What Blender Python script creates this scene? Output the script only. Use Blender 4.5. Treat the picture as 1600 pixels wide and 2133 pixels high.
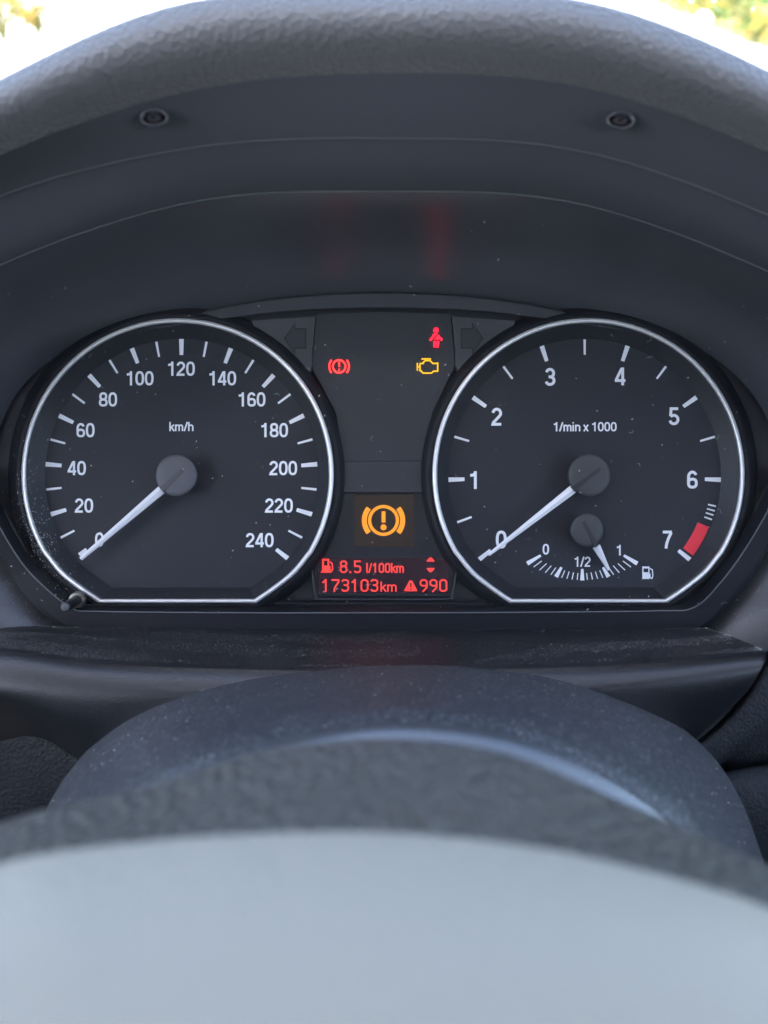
import bpy, bmesh, math, random
from mathutils import Vector, Matrix, noise

for o in list(bpy.data.objects):
    bpy.data.objects.remove(o)
SC = bpy.context.scene
COL = SC.collection
rad = math.radians

# ------------------------------------------------------------------ frame
# Everything inside the car is laid out in millimetres in the frame of the
# instrument cluster (x right, y away from the driver, z up), which leans
# back in the car by PITCH.
PITCH = 37.0
D0 = 300.0            # camera to cluster distance, mm
F = 1570.0            # focal length in photograph pixels
R = Matrix.Rotation(rad(-PITCH), 4, 'X')

def V(px, py, y):
    s = (D0 + y) / F
    return Vector(((px - 800.0) * s, y, (1066.5 - py) * s))

# ------------------------------------------------------------------ camera
cam = bpy.data.cameras.new('camera')
camo = bpy.data.objects.new('camera', cam)
COL.objects.link(camo)
camo.location = R @ Vector((0, -D0 / 1000, 0))
camo.rotation_euler = (rad(90 - PITCH), 0, 0)
cam.sensor_fit = 'VERTICAL'
cam.sensor_height = 36.0
cam.lens = F / 2133.0 * 36.0
cam.clip_start = 0.005
cam.clip_end = 2000
cam.dof.use_dof = True
cam.dof.focus_distance = 0.304
cam.dof.aperture_fstop = 7.3
cam.dof.aperture_blades = 0
SC.camera = camo

# ------------------------------------------------------------------ sky, sun
SUN_EL, SUN_ROT = 58.0, 200.0
w = bpy.data.worlds.new('World')
SC.world = w
w.use_nodes = True
nt = w.node_tree
nt.nodes.clear()
sky = nt.nodes.new('ShaderNodeTexSky')
sky.sky_type = 'NISHITA'
sky.sun_disc = False
sky.sun_elevation = rad(SUN_EL)
sky.sun_rotation = rad(SUN_ROT)
sky.dust_density = 2.4
sky.ozone_density = 0.85
bg = nt.nodes.new('ShaderNodeBackground')
bg.inputs['Strength'].default_value = 0.12
wo = nt.nodes.new('ShaderNodeOutputWorld')
nt.links.new(sky.outputs[0], bg.inputs[0])
nt.links.new(bg.outputs[0], wo.inputs[0])
sl = bpy.data.lights.new('sun', 'SUN')
sl.energy = 4.0
sl.angle = rad(0.5)
sl.color = (1.0, 0.95, 0.88)
so = bpy.data.objects.new('sun', sl)
COL.objects.link(so)
sd = Vector((math.sin(rad(SUN_ROT)) * math.cos(rad(SUN_EL)),
             math.cos(rad(SUN_ROT)) * math.cos(rad(SUN_EL)), math.sin(rad(SUN_EL))))
so.rotation_euler = sd.to_track_quat('Z', 'Y').to_euler()
so.location = sd * 5

vs = SC.view_settings
vs.view_transform = 'Standard'
vs.look = 'None'
vs.gamma = 1.0
vs.use_curve_mapping = False
vs.exposure = 3.15
EXPG = 2 ** vs.exposure
cy_ = SC.cycles
cy_.max_bounces = 7
cy_.diffuse_bounces = 4
cy_.glossy_bounces = 3
cy_.transmission_bounces = 3
cy_.transparent_max_bounces = 8
cy_.caustics_reflective = False
cy_.caustics_refractive = False

# ------------------------------------------------------------------ materials
MATS = {}
def mat(name, base, rough=0.5, metal=0.0, spec=0.5, grain=None, mottle=None,
        emit=None, emit_s=0.0, sheen=0.0, coat=0.0):
    """grain: list of (kind, scale per metre, strength, distance m); mottle:
    (scale, amount, second colour) gives wear or dust of its own shape."""
    if name in MATS:
        return MATS[name]
    m = bpy.data.materials.new(name)
    m.use_nodes = True
    t = m.node_tree
    b = t.nodes['Principled BSDF']
    b.inputs['Base Color'].default_value = (*base, 1)
    b.inputs['Roughness'].default_value = rough
    b.inputs['Metallic'].default_value = metal
    b.inputs['Specular IOR Level'].default_value = spec
    if sheen:
        b.inputs['Sheen Weight'].default_value = sheen
        b.inputs['Sheen Roughness'].default_value = 0.5
    tc = t.nodes.new('ShaderNodeTexCoord')
    if mottle:
        sc_, amt, col2, lo, hi = mottle
        n = t.nodes.new('ShaderNodeTexNoise')
        n.inputs['Scale'].default_value = sc_
        n.inputs['Detail'].default_value = 6
        n.inputs['Roughness'].default_value = 0.65
        t.links.new(tc.outputs['Object'], n.inputs['Vector'])
        r = t.nodes.new('ShaderNodeMapRange')
        r.inputs['From Min'].default_value = lo
        r.inputs['From Max'].default_value = hi
        r.inputs['To Max'].default_value = amt
        t.links.new(n.outputs['Fac'], r.inputs['Value'])
        mx = t.nodes.new('ShaderNodeMix')
        mx.data_type = 'RGBA'
        mx.inputs[6].default_value = (*base, 1)
        mx.inputs[7].default_value = (*col2, 1)
        t.links.new(r.outputs[0], mx.inputs[0])
        t.links.new(mx.outputs[2], b.inputs['Base Color'])
    prev = None
    for g in (grain or []):
        kind, sc_, st, dist = g
        if kind == 'voronoi':
            n = t.nodes.new('ShaderNodeTexVoronoi')
            n.feature = 'SMOOTH_F1'
            n.inputs['Scale'].default_value = sc_
            n.inputs['Smoothness'].default_value = 0.5
            out = n.outputs['Distance']
        else:
            n = t.nodes.new('ShaderNodeTexNoise')
            n.inputs['Scale'].default_value = sc_
            n.inputs['Detail'].default_value = 3
            out = n.outputs['Fac']
        t.links.new(tc.outputs['Object'], n.inputs['Vector'])
        bp = t.nodes.new('ShaderNodeBump')
        bp.inputs['Strength'].default_value = st
        bp.inputs['Distance'].default_value = dist
        t.links.new(out, bp.inputs['Height'])
        if prev:
            t.links.new(prev.outputs[0], bp.inputs['Normal'])
        prev = bp
    if prev:
        t.links.new(prev.outputs[0], b.inputs['Normal'])
    if emit:
        b.inputs['Emission Color'].default_value = (*emit, 1)
        b.inputs['Emission Strength'].default_value = emit_s / EXPG
    if coat:
        b.inputs['Coat Weight'].default_value = coat
        b.inputs['Coat Roughness'].default_value = 0.24
    MATS[name] = m
    return m

def glass_mat(name, tint, gloss_rough, ior=1.49, gain=1.0, film=0.0):
    m = bpy.data.materials.new(name)
    m.use_nodes = True
    t = m.node_tree
    t.nodes.clear()
    out = t.nodes.new('ShaderNodeOutputMaterial')
    tr = t.nodes.new('ShaderNodeBsdfTransparent')
    tr.inputs[0].default_value = (*tint, 1)
    gl = t.nodes.new('ShaderNodeBsdfGlossy')
    gl.inputs['Roughness'].default_value = gloss_rough
    gl.inputs[0].default_value = (gain, gain, gain, 1)
    fr = t.nodes.new('ShaderNodeFresnel')
    fr.inputs['IOR'].default_value = ior
    mx = t.nodes.new('ShaderNodeMixShader')
    t.links.new(fr.outputs[0], mx.inputs[0])
    t.links.new(tr.outputs[0], mx.inputs[1])
    t.links.new(gl.outputs[0], mx.inputs[2])
    last = mx
    if film:
        # thin film of dust lying on the pane, uneven
        df = t.nodes.new('ShaderNodeBsdfDiffuse')
        df.inputs[0].default_value = (0.55, 0.56, 0.6, 1)
        tc = t.nodes.new('ShaderNodeTexCoord')
        n = t.nodes.new('ShaderNodeTexNoise')
        n.inputs['Scale'].default_value = 35
        n.inputs['Detail'].default_value = 5
        t.links.new(tc.outputs['Object'], n.inputs['Vector'])
        r = t.nodes.new('ShaderNodeMapRange')
        r.inputs['From Min'].default_value = 0.3
        r.inputs['From Max'].default_value = 0.75
        r.inputs['To Min'].default_value = film * 0.5
        r.inputs['To Max'].default_value = film * 1.5
        t.links.new(n.outputs['Fac'], r.inputs['Value'])
        m2 = t.nodes.new('ShaderNodeMixShader')
        t.links.new(r.outputs[0], m2.inputs[0])
        t.links.new(mx.outputs[0], m2.inputs[1])
        t.links.new(df.outputs[0], m2.inputs[2])
        last = m2
    t.links.new(last.outputs[0], out.inputs[0])
    MATS[name] = m
    return m

FINE = ('noise', 2600, 0.25, 0.0004)
M_hood = mat('soft_grained_plastic', (0.095, 0.098, 0.106), 0.42, spec=0.5, sheen=0.35,
             grain=[('voronoi', 620, 0.45, 0.0009), ('noise', 1100, 0.3, 0.0006)])
M_hoodin = mat('matt_hood_lining', (0.066, 0.070, 0.082), 0.33, spec=0.5,
               grain=[('noise', 1800, 0.15, 0.0003)])
M_ridge = mat('ridge_plastic', (0.11, 0.12, 0.13), 0.3)
M_side = mat('dusty_side_plastic', (0.035, 0.037, 0.042), 0.55,
             grain=[FINE], mottle=(900, 0.5, (0.2, 0.2, 0.21), 0.55, 0.8))
M_shelf = mat('satin_trim_plastic', (0.009, 0.010, 0.013), 0.38, spec=0.6,
              grain=[('noise', 1700, 0.3, 0.0005)])
M_panel = mat('leather_grained_panel', (0.009, 0.011, 0.014), 0.6, spec=0.3,
              grain=[('voronoi', 800, 0.4, 0.0005), ('noise', 160, 0.3, 0.0012)])
M_bezel = mat('black_bezel_plastic', (0.008, 0.009, 0.013), 0.5, spec=0.2, grain=[('noise', 1500, 0.08, 0.0003)])
M_back = mat('black_back_plastic', (0.012, 0.013, 0.018), 0.6)
M_face = mat('dial_face_print', (0.018, 0.020, 0.027), 0.55, spec=0.3, grain=[('noise', 3000, 0.12, 0.0002)])
M_well = mat('dial_well_plastic', (0.012, 0.014, 0.019), 0.5)
M_lamp = mat('lamp_panel_film', (0.026, 0.029, 0.035), 0.5, spec=0.4)
M_turn = mat('turn_panel_plastic', (0.045, 0.048, 0.055), 0.5)
M_groove = mat('groove_black', (0.006, 0.007, 0.009), 0.6)
M_arch = mat('arch_trim_plastic', (0.042, 0.045, 0.052), 0.5)
M_bar = mat('mid_bar_plastic', (0.026, 0.029, 0.037), 0.45)
M_white = mat('white_dial_print', (0.82, 0.84, 0.88), 0.5)
M_red = mat('red_dial_print', (0.85, 0.025, 0.045), 0.5)
M_ring = mat('satin_silver', (0.94, 0.93, 0.92), 0.32, metal=0.4)
M_needle = mat('white_needle_plastic', (0.78, 0.79, 0.84), 0.35)
M_needled = mat('needle_root_plastic', (0.018, 0.019, 0.022), 0.45)
M_root = mat('grey_needle_root', (0.05, 0.052, 0.06), 0.45)
M_cap = mat('hub_cap_plastic', (0.075, 0.078, 0.090), 0.5, grain=[('noise', 2500, 0.2, 0.0003)])
M_capd = mat('dark_hub_cap_plastic', (0.040, 0.044, 0.047), 0.55, grain=[('noise', 2500, 0.2, 0.0003)])
M_lcd = mat('lcd_glass_red', (0.014, 0.010, 0.016), 0.25, emit=(0.05, 0.006, 0.016), emit_s=0.22)
M_lcda = mat('lcd_glass_amber', (0.016, 0.013, 0.012), 0.25, emit=(0.055, 0.032, 0.020), emit_s=0.25)
M_lcdf = mat('display_surround', (0.016, 0.018, 0.024), 0.3)
E_lcd = mat('lit_red_segments', (0.3, 0.02, 0.02), 0.5, emit=(1.0, 0.055, 0.042), emit_s=0.98)
E_amb = mat('lit_amber_segments', (0.4, 0.2, 0.02), 0.5, emit=(1.0, 0.25, 0.0), emit_s=1.05)
E_red = mat('lit_red_lamp', (0.3, 0.02, 0.02), 0.5, emit=(1.0, 0.022, 0.020), emit_s=5)
E_pink = mat('lit_crimson_lamp', (0.3, 0.02, 0.02), 0.5, emit=(1.0, 0.004, 0.018), emit_s=6)
E_yel = mat('lit_yellow_lamp', (0.4, 0.3, 0.02), 0.5, emit=(1.0, 0.50, 0.0), emit_s=1.1)
M_col = mat('dusty_column_plastic', (0.037, 0.038, 0.042), 0.5, spec=0.5,
            grain=[('noise', 1400, 0.25, 0.0004)], mottle=(800, 0.75, (0.20, 0.21, 0.23), 0.50, 0.74))
M_coledge = mat('polished_column_edge', (0.045, 0.046, 0.050), 0.35, spec=1.0, coat=1.0)
M_shell = mat('grained_wheel_shell', (0.115, 0.106, 0.092), 0.36,
              grain=[('voronoi', 430, 1.0, 0.0022), ('noise', 900, 0.6, 0.0012)])
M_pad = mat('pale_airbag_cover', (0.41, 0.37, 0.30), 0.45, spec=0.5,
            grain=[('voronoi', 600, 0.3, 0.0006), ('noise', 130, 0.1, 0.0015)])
M_rim = mat('wheel_leather', (0.02, 0.02, 0.022), 0.5, grain=[('voronoi', 500, 0.4, 0.0008)])
M_film = mat('fine_dust', (0.42, 0.41, 0.40), 0.9)
M_dust = mat('dust_grain', (0.55, 0.54, 0.52), 0.8)
M_screw = mat('screw_steel', (0.030, 0.027, 0.030), 0.7, spec=0.2)
M_brass = mat('collar_metal', (0.22, 0.21, 0.19), 0.35, metal=0.8)
M_stalk = mat('black_button_plastic', (0.012, 0.013, 0.016), 0.35)
M_tip = mat('button_tip_plastic', (0.07, 0.075, 0.085), 0.5)
M_lens = glass_mat('clear_acrylic', (0.97, 0.97, 0.98), 0.08, 1.45, 0.35, film=0.008)
M_wind = glass_mat('windscreen_glass', (0.97, 0.98, 0.97), 0.01, 1.45)

# ------------------------------------------------------------------ builders
MM = 0.001

def root(name, label, cat, base=(0, 0, 0)):
    o = bpy.data.objects.new(name, None)
    COL.objects.link(o)
    o.empty_display_size = 0.01
    b = Vector(base)
    o.location = R @ (b * MM)
    o.rotation_euler = (rad(-PITCH), 0, 0)
    o['label'] = label
    o['category'] = cat
    o['_b'] = tuple(b)
    return o

def base_of(p):
    while p is not None:
        if '_b' in p:
            return Vector(p['_b'])
        p = p.parent
    return Vector((0, 0, 0))

def mesh(name, verts, faces, m, smooth=False, base=None):
    b = base if base is not None else Vector((0, 0, 0))
    me = bpy.data.meshes.new(name)
    me.from_pydata([((Vector(v) - b) * MM)[:] for v in verts], [], faces)
    me.materials.append(m)
    if smooth:
        for p in me.polygons:
            p.use_smooth = True
    me.update()
    return me

def link(name, me, parent=None):
    o = bpy.data.objects.new(name, me)
    COL.objects.link(o)
    if parent is not None:
        o.parent = parent
    return o

def part(name, verts, faces, m, parent, smooth=False, label=None):
    o = link(name, mesh(name, verts, faces, m, smooth, base_of(parent)), parent)
    if label:
        o['label'] = label
    return o

def single(name, verts, faces, m, label, cat, smooth=False, kind=None):
    """a top-level thing that is one mesh, in the cluster frame"""
    o = link(name, mesh(name, verts, faces, m, smooth))
    o.rotation_euler = (rad(-PITCH), 0, 0)
    o['label'] = label
    o['category'] = cat
    if kind:
        o['kind'] = kind
    return o

def spline(pts, n, closed=False):
    """Catmull-Rom resample to n points"""
    P = [Vector(p) for p in pts]
    m = len(P)
    segs = m if closed else m - 1
    out = []
    for i in range(n):
        t = i / (n if closed else n - 1) * segs
        k = min(int(t), segs - 1)
        u = t - k
        if closed:
            a, b, c, d = P[(k - 1) % m], P[k % m], P[(k + 1) % m], P[(k + 2) % m]
        else:
            b, c = P[k], P[k + 1]
            a = P[k - 1] if k > 0 else b * 2 - c
            d = P[k + 2] if k + 2 < m else c * 2 - b
        out.append(0.5 * ((2 * b) + (c - a) * u + (2 * a - 5 * b + 4 * c - d) * u * u
                          + (3 * b - a - 3 * c + d) * u ** 3))
    return out

def grid(rows, closed=False, flip=False):
    n = len(rows[0])
    vs_ = [p for r in rows for p in r]
    fs = []
    for i in range(len(rows) - 1):
        for j in range(n if closed else n - 1):
            a = i * n + j
            b = i * n + (j + 1) % n
            q = (a, b, b + n, a + n)
            fs.append(q[::-1] if flip else q)
    return vs_, fs

def loft(sections, nu, nv):
    """sections: list of control-point lists (3D), resampled along (nu) and across (nv)"""
    S = [spline(s, nu) for s in sections]
    cols = [spline([S[i][j] for i in range(len(S))], nv) for j in range(nu)]
    return [[cols[j][i] for j in range(nu)] for i in range(nv)]

def sec(y, pts):
    return [V(px, py, y) for px, py in pts]

def tube(path, r, n=8, closed=False):
    P = [Vector(p) for p in path]
    m = len(P)
    rows = []
    for i, p in enumerate(P):
        a = P[i - 1] if (i > 0 or closed) else p
        b = P[(i + 1) % m] if (i < m - 1 or closed) else p
        t = (b - a).normalized()
        u = t.cross(Vector((0, 1, 0)))
        if u.length < 1e-4:
            u = t.cross(Vector((1, 0, 0)))
        u.normalize()
        v = u.cross(t)
        rr = r[i] if isinstance(r, (list, tuple)) else r
        rows.append([p + (u * math.cos(2 * math.pi * k / n) + v * math.sin(2 * math.pi * k / n)) * rr
                     for k in range(n)])
    vs_, fs = grid(rows, closed=True)
    if closed:
        o = (m - 1) * n
        for j in range(n):
            fs.append((o + j, o + (j + 1) % n, (j + 1) % n, j))
    else:
        fs.append(tuple(range(n))[::-1])
        fs.append(tuple((m - 1) * n + k for k in range(n)))
    return vs_, fs

def prism(poly, y0, y1):
    """poly: list of (x,z) mm; front face at y0 (towards driver), back at y1"""
    n = len(poly)
    vs_ = [(x, y0, z) for x, z in poly] + [(x, y1, z) for x, z in poly]
    fs = [tuple(range(n)), tuple(range(2 * n - 1, n - 1, -1))]
    for i in range(n):
        j = (i + 1) % n
        fs.append((i, i + n, j + n, j))
    return vs_, fs

def ppoly(pts, y):
    return [(V(px, py, y).x, V(px, py, y).z) for px, py in pts]

def lathe(profile, centre, n=48):
    """profile: list of (r, y) mm round an axis along y through centre (x, z)"""
    rows = [[Vector((centre[0] + r * math.cos(2 * math.pi * k / n), y,
                     centre[1] + r * math.sin(2 * math.pi * k / n))) for k in range(n)]
            for r, y in profile]
    return grid(rows, closed=True)

# ---- strokes: a small drawn alphabet, so that print has real outlines
def arc(cx, cy, rx, ry, a0, a1, n=18):
    return [(cx + rx * math.cos(rad(a0 + (a1 - a0) * i / n)),
             cy + ry * math.sin(rad(a0 + (a1 - a0) * i / n))) for i in range(n + 1)]

def sup(cx, cy, rx, ry, n=36, e=2.5):
    out = []
    for i in range(n):
        a = 2 * math.pi * i / n
        c, s = math.cos(a), math.sin(a)
        out.append((cx + rx * math.copysign(abs(c) ** (2 / e), c),
                    cy + ry * math.copysign(abs(s) ** (2 / e), s)))
    return out

G = {   # advance, [(points, closed)]
 '0': (.60, [(sup(.28, .5, .205, .425), True)]),
 '1': (.60, [([(.33, 1), (.33, 0)], False), ([(.07, .765), (.20, .78), (.29, .83), (.335, .96)], False)]),
 '2': (.60, [(arc(.275, .695, .195, .23, 175, -25) + [(.38, .50), (.10, .17), (.075, .075), (.50, .075)], False)]),
 '3': (.60, [(arc(.27, .705, .185, .22, 165, -80), False), (arc(.27, .29, .205, .215, 80, -165), False),
             ([(.20, .50), (.31, .50)], False)]),
 '4': (.60, [([(.40, 1), (.40, 0)], False), ([(.355, .95), (.06, .285)], False), ([(.0, .265), (.54, .265)], False)]),
 '5': (.60, [([(.49, .925), (.13, .925), (.10, .50)], False), (arc(.27, .315, .21, .24, 140, -165), False)]),
 '6': (.60, [(sup(.285, .30, .20, .225), True), ([(.085, .30), (.085, .60)] + arc(.285, .64, .20, .285, 180, 25), False)]),
 '7': (.58, [([(.04, .925), (.50, .925)], False), ([(.47, .90), (.32, .55), (.23, .25), (.20, 0)], False)]),
 '8': (.60, [(sup(.28, .715, .18, .21), True), (sup(.28, .285, .205, .21), True)]),
 '9': (.60, [(sup(.275, .70, .20, .225), True), ([(.475, .70), (.475, .40)] + arc(.275, .36, .20, .285, 0, -155), False)]),
 'k': (.52, [([(.08, 1), (.08, 0)], False), ([(.44, .70), (.10, .32)], False), ([(.20, .43), (.46, 0)], False)]),
 'm': (.84, [([(.08, .72), (.08, 0)], False), ([(.08, .45)] + arc(.235, .50, .155, .15, 170, 0, 10) + [(.39, 0)], False),
             ([(.39, .45)] + arc(.545, .50, .155, .15, 170, 0, 10) + [(.70, 0)], False)]),
 'n': (.56, [([(.08, .72), (.08, 0)], False), ([(.08, .45)] + arc(.26, .48, .18, .17, 170, 0, 10) + [(.44, 0)], False)]),
 'h': (.56, [([(.08, 1), (.08, 0)], False), ([(.08, .45)] + arc(.26, .48, .18, .17, 170, 0, 10) + [(.44, 0)], False)]),
 'i': (.24, [([(.08, .72), (.08, 0)], False), ([(.08, 1), (.08, .86)], False)]),
 'l': (.24, [([(.08, 1), (.08, 0)], False)]),
 'x': (.50, [([(.03, .72), (.43, 0)], False), ([(.43, .72), (.03, 0)], False)]),
 '/': (.36, [([(.30, 1), (.02, 0)], False)]),
 '.': (.26, [([(.10, .16), (.10, 0)], False)]),
 ' ': (.24, []),
}
# chamfered characters of the dot display
def ch(pts):
    return pts
LG = {
 '0': (.62, [([(.20, .92), (.38, .92), (.49, .80), (.49, .20), (.38, .08), (.20, .08), (.09, .20), (.09, .80)], True)]),
 '1': (.62, [([(.30, 1), (.30, 0)], False), ([(.08, .74), (.16, .76), (.28, .94)], False)]),
 '3': (.62, [([(.08, .80), (.18, .92), (.38, .92), (.49, .82), (.49, .64), (.38, .53), (.20, .53)], False),
             ([(.38, .52), (.49, .40), (.49, .20), (.38, .08), (.18, .08), (.07, .20)], False)]),
 '5': (.62, [([(.52, .92), (.11, .92), (.11, .55), (.38, .55), (.49, .44), (.49, .20), (.38, .08), (.18, .08), (.07, .18)], False)]),
 '7': (.62, [([(.04, .92), (.49, .92), (.49, .76), (.24, .30), (.22, 0)], False)]),
 '8': (.62, [([(.20, .92), (.38, .92), (.48, .82), (.48, .64), (.38, .54), (.20, .54), (.10, .64), (.10, .82)], True),
             ([(.20, .53), (.38, .53), (.49, .42), (.49, .20), (.38, .08), (.20, .08), (.09, .20), (.09, .42)], True)]),
 '9': (.62, [([(.49, .62), (.49, .80), (.38, .92), (.20, .92), (.09, .80), (.09, .60), (.20, .48), (.46, .48)], False),
             ([(.49, .66), (.49, .36), (.22, .0)], False)]),
 '.': (.34, [([(.14, .16), (.14, 0)], False)]),
}
for c_ in 'lkm/ ':
    LG[c_] = G[c_]

def stroke_mesh(strokes, w_, y, dy=-0.02):
    """strokes: [(points (x,z) mm, closed)] -> flat bands of width w_ facing the driver"""
    vs_, fs = [], []
    for si, (pts, closed) in enumerate(strokes):
        P = [Vector((a, b)) for a, b in pts]
        m = len(P)
        o = len(vs_)
        yy = y + dy * si
        for i in range(m):
            a = P[i - 1] if (i > 0 or closed) else P[i]
            b = P[(i + 1) % m] if (i < m - 1 or closed) else P[i]
            d0 = (P[i] - a).normalized() if (P[i] - a).length > 1e-9 else (b - P[i]).normalized()
            d1 = (b - P[i]).normalized() if (b - P[i]).length > 1e-9 else d0
            t = (d0 + d1).normalized() if (d0 + d1).length > 1e-6 else d1
            nrm = Vector((-t.y, t.x))
            k = max(0.5, nrm.dot(Vector((-d1.y, d1.x))))
            off = nrm * (w_ / 2 / k)
            vs_.append((P[i].x + off.x, yy, P[i].y + off.y))
            vs_.append((P[i].x - off.x, yy, P[i].y - off.y))
        for i in range(m if closed else m - 1):
            a, b = o + 2 * i, o + 2 * ((i + 1) % m)
            fs.append((a, a + 1, b + 1, b))
    return vs_, fs

def text(string, cx_px, cy_px, h_px, y, m, parent, name='numeral', font=G, sw=0.155, wx=1.0, left=False, per_char=False):
    """print centred on a pixel of the photograph, lying on the plane at depth y"""
    s = (D0 + y) / F
    h = h_px * s
    adv = sum(font[c][0] for c in string) * h * wx
    adv -= 0.05 * h * wx
    c0 = V(cx_px, cy_px, y)
    x = c0.x - (0 if left else adv / 2)
    allst = []
    for c in string:
        a, sts = font[c]
        st = [([(x + px * h * wx, c0.z - h / 2 + pz * h) for px, pz in pts], cl) for pts, cl in sts]
        if per_char and st:
            vs_, fs = stroke_mesh(st, sw * h, y)
            part(name, vs_, fs, m, parent)
        allst += st
        x += a * h * wx
    if not per_char:
        vs_, fs = stroke_mesh(allst, sw * h, y)
        return part(name, vs_, fs, m, parent)

def icon(strokes_px, w_px, y, m, parent, name, thick=0.0, polys_px=(), label=None):
    """symbol from pixel strokes and filled polygons at depth y"""
    s = (D0 + y) / F
    st = [([(V(a, b, y).x, V(a, b, y).z) for a, b in pts], cl) for pts, cl in strokes_px]
    vs_, fs = stroke_mesh(st, w_px * s, y, dy=-0.015)
    for k, pl in enumerate(polys_px):
        o = len(vs_)
        vs_ += [(x, y - 0.02 * (k + 1), z) for x, z in ppoly(pl, y)]
        fs.append(tuple(range(o, o + len(pl))))
    if thick:
        n = len(vs_)
        vs_ = vs_ + [(v[0], v[1] + thick, v[2]) for v in vs_]
        ed = {}
        for f in fs:
            for i in range(len(f)):
                e = (f[i], f[(i + 1) % len(f)])
                ed[tuple(sorted(e))] = ed.get(tuple(sorted(e)), 0) + 1
        for f in list(fs):
            for i in range(len(f)):
                a, b = f[i], f[(i + 1) % len(f)]
                if ed[tuple(sorted((a, b)))] == 1:
                    fs.append((a, a + n, b + n, b))
    return part(name, vs_, fs, m, parent, label=label)

def pc(cx, cy, r, a0, a1, n=18):
    """arc in photograph pixels (y down), angles anticlockwise from right"""
    return [(cx + r * math.cos(rad(a0 + (a1 - a0) * i / n)), cy - r * math.sin(rad(a0 + (a1 - a0) * i / n)))
            for i in range(n + 1)]

# ------------------------------------------------------------------ outdoors
GZ = -1.05
def ray_ground(px, py, z=GZ):
    d = R @ Vector(((px - 800) / F, 1, (1066.5 - py) / F))
    c = camo.location
    t = (z - c.z) / d.z
    return c + d * t

def world_obj(name, vs_, fs, m, smooth=False):
    me = bpy.data.meshes.new(name)
    me.from_pydata([tuple(v) for v in vs_], [], fs)
    me.materials.append(m)
    if smooth:
        for p in me.polygons:
            p.use_smooth = True
    o = bpy.data.objects.new(name, me)
    COL.objects.link(o)
    return o

M_ground = mat('pale_concrete', (0.50, 0.49, 0.46), 0.9, grain=[('noise', 4, 0.3, 0.02)],
               mottle=(0.8, 0.4, (0.40, 0.39, 0.36), 0.4, 0.7))
M_verge = mat('verge_turf', (0.09, 0.11, 0.035), 0.9, mottle=(1.3, 0.8, (0.20, 0.15, 0.05), 0.42, 0.62))
g = world_obj('ground', [(-400, -400, GZ), (400, -400, GZ), (400, 700, GZ), (-400, 700, GZ)], [(0, 1, 2, 3)], M_ground)
g['kind'] = 'structure'

random.seed(7)
# grass verge along the right of the paved ground
pA, pB = ray_ground(1600, 128), ray_ground(1330, 2)
dirv = (pB - pA).normalized()
side = Vector((dirv.y, -dirv.x, 0))
rows = []
for i in range(60):
    t = -12 + i * 1.25
    row = []
    for j in range(16):
        d = j * 0.8
        p = pA + dirv * t + side * d
        z = GZ + min(1.0, d / 0.6) * 0.10 + max(0, d - 0.8) * 0.16
        z += 0.18 * noise.noise(Vector((p.x * 0.7, p.y * 0.7, 0))) * min(1, d)
        row.append((p.x, p.y, z if j else GZ - 0.05))
    rows.append(row)
vs_, fs = grid(rows)
vo = world_obj('verge', vs_, fs, M_verge, True)
vo['kind'] = 'structure'

def leaf_mat(name, col):
    m = bpy.data.materials.new(name)
    m.use_nodes = True
    t = m.node_tree
    b = t.nodes['Principled BSDF']
    b.inputs['Base Color'].default_value = (*col, 1)
    b.inputs['Roughness'].default_value = 0.6
    out = t.nodes['Material Output']
    tl = t.nodes.new('ShaderNodeBsdfTranslucent')
    tl.inputs[0].default_value = (*[min(1, c * 1.7) for c in col], 1)
    mx = t.nodes.new('ShaderNodeMixShader')
    mx.inputs[0].default_value = 0.65
    t.links.new(b.outputs[0], mx.inputs[1])
    t.links.new(tl.outputs[0], mx.inputs[2])
    t.links.new(mx.outputs[0], out.inputs[0])
    return m
LEAF = [leaf_mat('leaf_green', (0.06, 0.12, 0.03)), leaf_mat('leaf_olive', (0.12, 0.13, 0.035)),
        leaf_mat('leaf_yellow', (0.28, 0.19, 0.04))]

def leaves(name, pts, size, mats):
    vs_, fs, mi = [], [], []
    for p in pts:
        a = Vector((random.gauss(0, 1), random.gauss(0, 1), random.gauss(0, 1))).normalized()
        b = a.orthogonal().normalized()
        b = Matrix.Rotation(random.uniform(0, 6.28), 3, a) @ b
        s = size * random.uniform(.6, 1.5)
        o = len(vs_)
        p = Vector(p)
        vs_ += [p - b * s, p + a.cross(b) * s * .45, p + b * s, p - a.cross(b) * s * .45]
        fs.append((o, o + 1, o + 2, o + 3))
        mi.append(random.randrange(len(mats)))
    me = bpy.data.meshes.new(name)
    me.from_pydata([v[:] for v in vs_], [], fs)
    for m in mats:
        me.materials.append(m)
    me.polygons.foreach_set('material_index', mi)
    o = bpy.data.objects.new(name, me)
    COL.objects.link(o)
    return o

pts = []
for _ in range(9000):
    t = random.uniform(-6, 55)
    d = random.uniform(0.1, 9)
    p = pA + dirv * t + side * d
    z = GZ + 0.1 + max(0, d - 0.8) * 0.16 + random.uniform(0, 0.28)
    pts.append((p.x, p.y, z))
gl = leaves('grass', pts, 0.13, LEAF)
gl['kind'] = 'stuff'
gl['label'] = 'yellow-green weeds and grass covering the verge beyond the windscreen'
gl['category'] = 'grass'

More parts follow.
